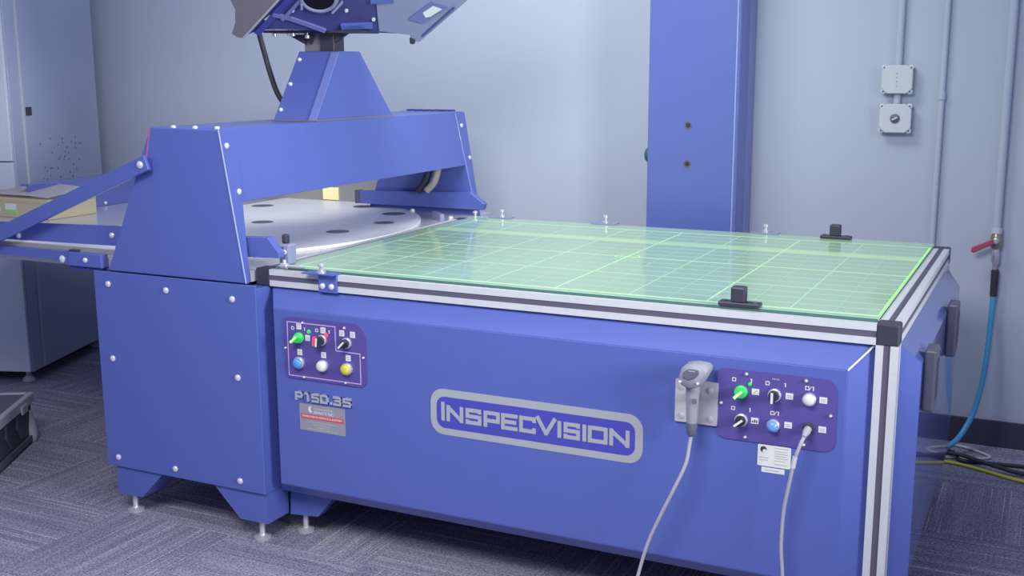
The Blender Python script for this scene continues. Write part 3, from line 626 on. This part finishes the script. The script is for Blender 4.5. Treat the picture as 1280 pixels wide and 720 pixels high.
lathe('handle_boot', (-.474, -.0865, .603), (0, .03, -1), [(0, .0145), (.012, .0145), (.03, .012), (.036, .008), (.036, 0)], 'scanner_dark', Q, 16)
prism('trigger', [(-.467, -.111, .672), (-.457, -.107, .672), (-.457, -.106, .66), (-.466, -.110, .658)], (0, -.005, 0), 'scanner_dark', Q)
for x, z in ((-.494, .722), (-.449, .722)): lathe('lamp_dot', (x, -.1295, z-.004), (-.1, -1, .2), [(0, .004), (.003, .003), (.003, 0)], 'print_white', Q, 10)
tube('scanner_cable', [(-.474, -.086, .572), (-.477, -.09, .545), (-.483, -.10, .495), (-.508, -.11, .430), (-.540, -.11, .357), (-.575, -.11, .27), (-.60, -.12, .167), (-.61, -.15, .08), (-.60, -.20, .02), (-.50, -.28, .006), (-.35, -.30, .006)], .0048, 'cable_grey', Q)
K = thing('data_cable', 'pale grey cable plugged into the socket of the right control panel', 'cable', (-.195, -.06, .60))
lathe('plug', (-.193, PY-.008, .612), (-.1, -1, -.35), [(0, .0095), (.014, .0095), (.022, .007), (.034, .0055), (.034, 0)], 'cable_grey', K, 14)
tube('cable', [(-.1955, -.072, .602), (-.203, -.085, .580), (-.214, -.088, .540), (-.226, -.085, .470), (-.236, -.082, .400), (-.238, -.082, .31), (-.231, -.084, .234), (-.225, -.10, .12), (-.24, -.15, .03), (-.32, -.22, .006), (-.45, -.24, .006)], .0046, 'cable_grey', K)
lathe('sleeve', (-.2125, -.088, .552), (-.15, .0, -1), [(0, .006), (.03, .006)], 'cable_white', K, 10)
# cardboard box with papers
CB = thing('cardboard_box', 'flat tan cardboard box with green label on the feed bed', 'box', (-3.68, .75, .8725))
box('box_body', -3.98, -3.446, .60, .86, .8725, .955, 'cardboard', CB, bev=.002)
box('lid_seam', -3.98, -3.445, .599, .861, .938, .9395, 'tan_pipe', CB, bev=0)
bx = box('shipping_label', -3.70, -3.635, .5985, .5995, .890, .932, 'print_white', CB, bev=0); box('green_stripe', -3.70, -3.635, .598, .5984, .890, .906, 'label_green', CB, bev=0)
lathe('round_sticker', (-3.742, .5995, .905), -Y, [(0, .014), (.0006, .014), (.0006, 0)], 'print_white', CB, 16)
bm = bmesh.new(); g = []
for i in range(9):
    u = i/8; g.append([bm.verts.new((-3.95+.50*u, .615+.215*v-.01*u, .958+.030*math.sin(u*2.6)*(.35+.65*v)+.012*u*v)) for v in (0, .25, .5, .75, 1)])
for i in range(8):
    for j in range(4): bm.faces.new((g[i][j], g[i+1][j], g[i+1][j+1], g[i][j+1]))
bmesh.ops.solidify(bm, geom=bm.faces[:], thickness=.0015)
tag(add('paper_sheet', bm, 'paper', None, 60), 'white curled paper sheet lying on the cardboard box', 'paper')

# ------------------------------------------------------------------ against the wall
CO = thing('steel_column', 'tall blue steel column standing behind the table against the wall', 'column', (-1.03, 1.82, 0))
box('column_front', -1.222, -.848, 1.70, 1.715, 0, 3.1, 'column_blue', CO, bev=.003)
box('column_flange', -1.220, -.8465, 1.7152, 1.83, 0, 3.1, 'blue_paint', CO, bev=.003)
box('column_body', -1.212, -.847, 1.8302, 1.945, 0, 3.1, 'column_blue', CO, bev=.003)
box('column_highlight', -.864, -.858, 1.697, 1.6998, 0, 3.1, 'highlight_blue', CO, bev=.001)  # pale strip paints the highlight near the column's right edge
for z in (1.255, 1.100): lathe('column_hole', (-1.051, 1.7005, z), -Y, [(0, .016), (.002, .016), (.002, .010), (.0005, .009), (.0005, 0)], 'hole_rim', CO, 16); lathe('hole_plug', (-1.051, 1.7000, z), -Y, [(0, .010), (.0012, .009), (.0012, 0)], 'black_soft', CO, 12)
lathe('column_stud', (-1.2145, 1.80, 1.125), -X, [(0, .03), (.015, .036), (.035, .036), (.048, .022), (.048, 0)], 'green_cap', CO, 16)
def conduit(name, x, z0, z1, rr, label, y=1.934):
    o = thing(name, label, 'conduit', (x, y, z0), 'grey conduits on the wall')
    cyl('pipe', (x, y, z0), (x, y, z1), rr, 'wall_paint', o, 14); return o
c1 = conduit('conduit', -.284, 1.490, 3.1, .0145, 'thin wall conduit running up from the junction boxes')
cyl('pipe', (-.281, 1.934, 1.342), (-.281, 1.934, 1.381), .0145, 'wall_paint', c1, 14)
c2 = conduit('conduit', -.118, .105, 3.1, .012, 'thin plain wall conduit between the junction boxes and the air pipe')
for z in (1.36,): lathe('coupling', (-.118, 1.934, z), Z, [(0, .0155), (.03, .0155)], 'wall_paint', c2, 14)
def jbox(x0, x1, z0, z1, name, label, lens):
    o = thing(name, label, 'junction box', ((x0+x1)/2, 1.92, z0), 'white plastic boxes on the wall'); c = .022
    box('back_box', x0+.002, x1-.002, 1.915, 1.949, z0+.002, z1-.002, 'box_teal', o, bev=.004)
    prism('lid', [(x0+c, 1.9145, z0), (x1-c, 1.9145, z0), (x1-.004, 1.9145, z0+c-.004), (x1, 1.9145, z0+c), (x1, 1.9145, z1-c), (x1-c, 1.9145, z1), (x0+c, 1.9145, z1), (x0, 1.9145, z1-c), (x0, 1.9145, z0+c)], (0, -.012, 0), 'box_plastic', o, bev=.003)
    for x in (x0+.009, x1-.009):
        for z in (z0+.009, z1-.009):
            lathe('corner_lug', (x, 1.915, z), -Y, [(0, .011), (.006, .011), (.008, .008), (.008, 0)], 'box_plastic', o, 12); lathe('lug_screw', (x, 1.907, z), -Y, [(-.0005, .004), (.001, .004), (.001, 0)], 'scanner_dark', o, 8)
    if lens:
        lathe('key_switch', ((x0+x1)/2, 1.9025, (z0+z1)/2), -Y, [(0, .018), (.004, .018), (.006, .014), (.006, 0)], 'scanner_dark', o, 18)
        bm = bmesh.new(); xx, zz = (x0+x1)/2, (z0+z1)/2; bm_bar(bm, (xx-.008, zz-.004), (xx+.007, zz+.004), .006, 1.8964, 1.892); add('key_bit', bm, 'box_plastic', o)
    else:
        for k in range(4): lathe('lid_dimple', ((x0+x1)/2, 1.9025, z0+.03+.016*k), -Y, [(0, .003), (.001, .003), (.001, 0)], 'box_teal', o, 8)
jbox(-.341, -.224, 1.381, 1.490, 'junction_box', 'upper white junction box with plain lid on the wall', False)
jbox(-.341, -.221, 1.230, 1.342, 'junction_box', 'lower white box with dark key switch on the wall', True)
AP = thing('air_pipe', 'grey compressed air pipe with red valve handle and blue hose end on the wall', 'pipe', (.113, 1.925, .60))
cyl('pipe', (.113, 1.925, .86), (.113, 1.925, 3.1), .0165, 'wall_paint', AP, 14)
lathe('collar', (.114, 1.925, .855), Z, [(0, .020), (.02, .020)], 'box_plastic', AP, 14)
lathe('valve_body', (.115, 1.925, .795), Z, [(0, .015), (.01, .021), (.045, .021), (.06, .016)], 'brass', AP, 14); lathe('valve_nut', (.115, 1.903, .828), -Y, [(0, .012), (.01, .012), (.012, .006), (.012, 0)], 'steel', AP, 8)
lathe('fitting', (.117, 1.925, .715), Z, [(0, .008), (.02, .010), (.03, .015), (.06, .015), (.08, .012)], 'steel', AP, 12)
prism('valve_handle', [(.105, 1.888, .838), (.108, 1.888, .818), (.040, 1.888, .780), (.030, 1.888, .786), (.033, 1.888, .802)], (0, -.012, 0), 'valve_red', AP, bev=.003)
box('handle_stem', .095, .122, 1.886, 1.892, .820, .836, 'steel', AP, bev=.001)
lathe('hose_socket', (.120, 1.925, .610), Z, [(0, .013), (.10, .0145), (.105, .010)], 'cable_black', AP, 12)
tag(tube('air_hose', [(.120, 1.925, .612), (.119, 1.918, .513), (.115, 1.90, .38), (.104, 1.88, .25), (.080, 1.85, .14), (.045, 1.80, .068), (.012, 1.745, .042), (-.03, 1.68, .038), (-.12, 1.60, .036)], .0105, 'hose_blue'), 'bright blue air hose hanging from the wall pipe to the floor', 'hose')
tag(tube('white_cable', [(-.30, 1.62, .006), (-.12, 1.75, .006), (-.01, 1.86, .006), (.05, 1.87, .006), (.13, 1.82, .006), (.157, 1.775, .006), (.10, 1.735, .006), (.0, 1.71, .006), (-.2, 1.64, .006)], .0055, 'cable_white'), 'white cable looped on the carpet by the baseboard', 'cable')
tag(tube('yellow_cable', [(-.25, 1.65, .007), (-.05, 1.655, .007), (.06, 1.645, .007), (.17, 1.60, .007), (.30, 1.545, .007), (.6, 1.50, .007), (1.0, 1.45, .007)], .0065, 'cable_yellow'), 'yellow cable running along the floor to the right', 'cable')
tag(tube('black_cable', [(-.3, 1.76, .018), (-.05, 1.735, .016), (.06, 1.70, .026), (.13, 1.655, .026), (.20, 1.62, .024), (.30, 1.62, .012), (.6, 1.66, .009), (1.0, 1.70, .009)], .0085, 'cable_black'), 'thick black cable crossing the yellow cable on the floor', 'cable')
tag(tube('black_cable', [(-.25, 1.80, .008), (.0, 1.80, .008), (.06, 1.69, .008), (.14, 1.70, .008), (.30, 1.72, .008), (.7, 1.78, .008)], .007, 'cable_black'), 'thin black cable on the floor behind the yellow cable', 'cable')

# ------------------------------------------------------------------ grey cabinet at the far left
E0 = Vector((-4.05, .967, 0)); u = Vector((-.341, .94, 0)).normalized(); v = Vector((-.94, -.341, 0)).normalized()
GC = thing('grey_cabinet', 'tall grey metal cabinet with vent holes standing in the left corner', 'cabinet', (-4.5, 1.2, 0))
def plan(pts, z0, z1): return [Vector((p.x, p.y, z0)) for p in pts], (0, 0, z1-z0)
def slab(name, pts, z0, z1, m, parent=GC, bev=.002):
    q, vec = plan(pts, z0, z1); return prism(name, q, vec, m, parent, bev)
LEN = .84
slab('cabinet_body', [E0+u*.002, E0+u*LEN, E0+u*LEN+v*.9, E0+v*.9+u*.002], .06, 2.6, 'cabinet_grey_shaded')
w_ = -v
slab('side_panel', [E0+u*.105+w_*.0005, E0+u*LEN+w_*.0005, E0+u*LEN+w_*.008, E0+u*.105+w_*.008], .065, 2.55, 'cabinet_grey_shaded', bev=.001)
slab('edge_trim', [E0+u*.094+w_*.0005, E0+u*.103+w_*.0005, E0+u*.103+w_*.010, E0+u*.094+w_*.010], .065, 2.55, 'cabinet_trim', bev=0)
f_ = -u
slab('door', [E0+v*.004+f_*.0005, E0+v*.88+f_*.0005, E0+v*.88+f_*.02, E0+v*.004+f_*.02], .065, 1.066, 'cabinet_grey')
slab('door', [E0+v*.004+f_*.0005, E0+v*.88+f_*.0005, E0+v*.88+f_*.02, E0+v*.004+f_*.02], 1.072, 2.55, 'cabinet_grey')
slab('badge', [E0+u*.115+w_*.0085, E0+u*.165+w_*.0085, E0+u*.165+w_*.011, E0+u*.115+w_*.011], 1.275, 1.315, 'black_plastic', bev=0)
slab('handle', [E0+v*.035+f_*.0205, E0+v*.085+f_*.0205, E0+v*.085+f_*.05, E0+v*.035+f_*.05], .885, .937, 'black_plastic')
bm = bmesh.new()
for k in range(46):
    t = random.uniform(.20, .62); z = random.uniform(.92, 1.16); c = E0+u*t+w_*.0082+Vector((0, 0, z)); bm_lathe(c, w_, [(0, .006), (.0006, .006), (.0006, 0)], 6, bm)
tag(add('vent_holes', bm, 'vent_dark', GC), kind='stuff')
slab('lower_plate', [E0+u*.16+w_*.0085, E0+u*.24+w_*.0085, E0+u*.24+w_*.011, E0+u*.16+w_*.011], .655, .69, 'black_plastic', bev=0)
for p in (E0+u*.06+v*.06, E0+u*(LEN-.08)+v*.06, E0+u*.06+v*.8, E0+u*(LEN-.08)+v*.8): lathe('foot', p, Z, [(0, .03), (.01, .03), (.03, .012), (.062, .012)], 'plate_grey', GC, 12)

# ------------------------------------------------------------------ flight case
RC = thing('flight_case', 'low black flight case with grey metal edges on the floor at the far left', 'case', (-3.5, .2, 0))
c0 = Vector((-3.368, .38, 0)); e1 = Vector((.506, -.862, 0)).normalized(); e2 = Vector((-.862, -.506, 0)).normalized()
def cs(name, a0, a1, b0, b1, z0, z1, m, bev=.002): return slab(name, [c0+e1*a0+e2*b0, c0+e1*a1+e2*b0, c0+e1*a1+e2*b1, c0+e1*a0+e2*b1], z0, z1, m, RC, bev)
cs('case_body', .012, .588, .012, .60, .012, .165, 'case_black'); cs('case_lid', .010, .590, .010, .60, .182, .198, 'case_lid')
cs('lid_rim', 0, .60, 0, .024, .160, .202, 'plate_grey', .004); cs('lid_rim', 0, .024, .0245, .61, .160, .202, 'plate_grey', .004); cs('lid_rim', .576, .60, .0245, .61, .160, .202, 'plate_grey', .004)
cs('base_rim', .03, .57, .002, .0118, .010, .035, 'slot_dark', .001)
for a0 in (0, .55): lathe('corner_guard', c0+e1*(a0+.025)+e2*.022+Vector((0, 0, .004)), Z, [(0, .028), (.03, .034), (.07, .028), (.10, .020), (.13, .016)], 'plate_grey', RC, 14)
for k in range(3):
    p = c0+e1*(.14+.12*k)+e2*.0118; prism('side_rib', [p+Vector((0, 0, .05)), p+e1*.012+Vector((0, 0, .05)), p+e1*.05+Vector((0, 0, .10)), p+e1*.05+Vector((0, 0, .155)), p+e1*.038+Vector((0, 0, .155)), p+e1*.038+Vector((0, 0, .105))], e2*-.006, 'slot_dark', RC)
la = cs('latch', .10, .16, -.008, -.0005, .150, .185, 'steel', .002)
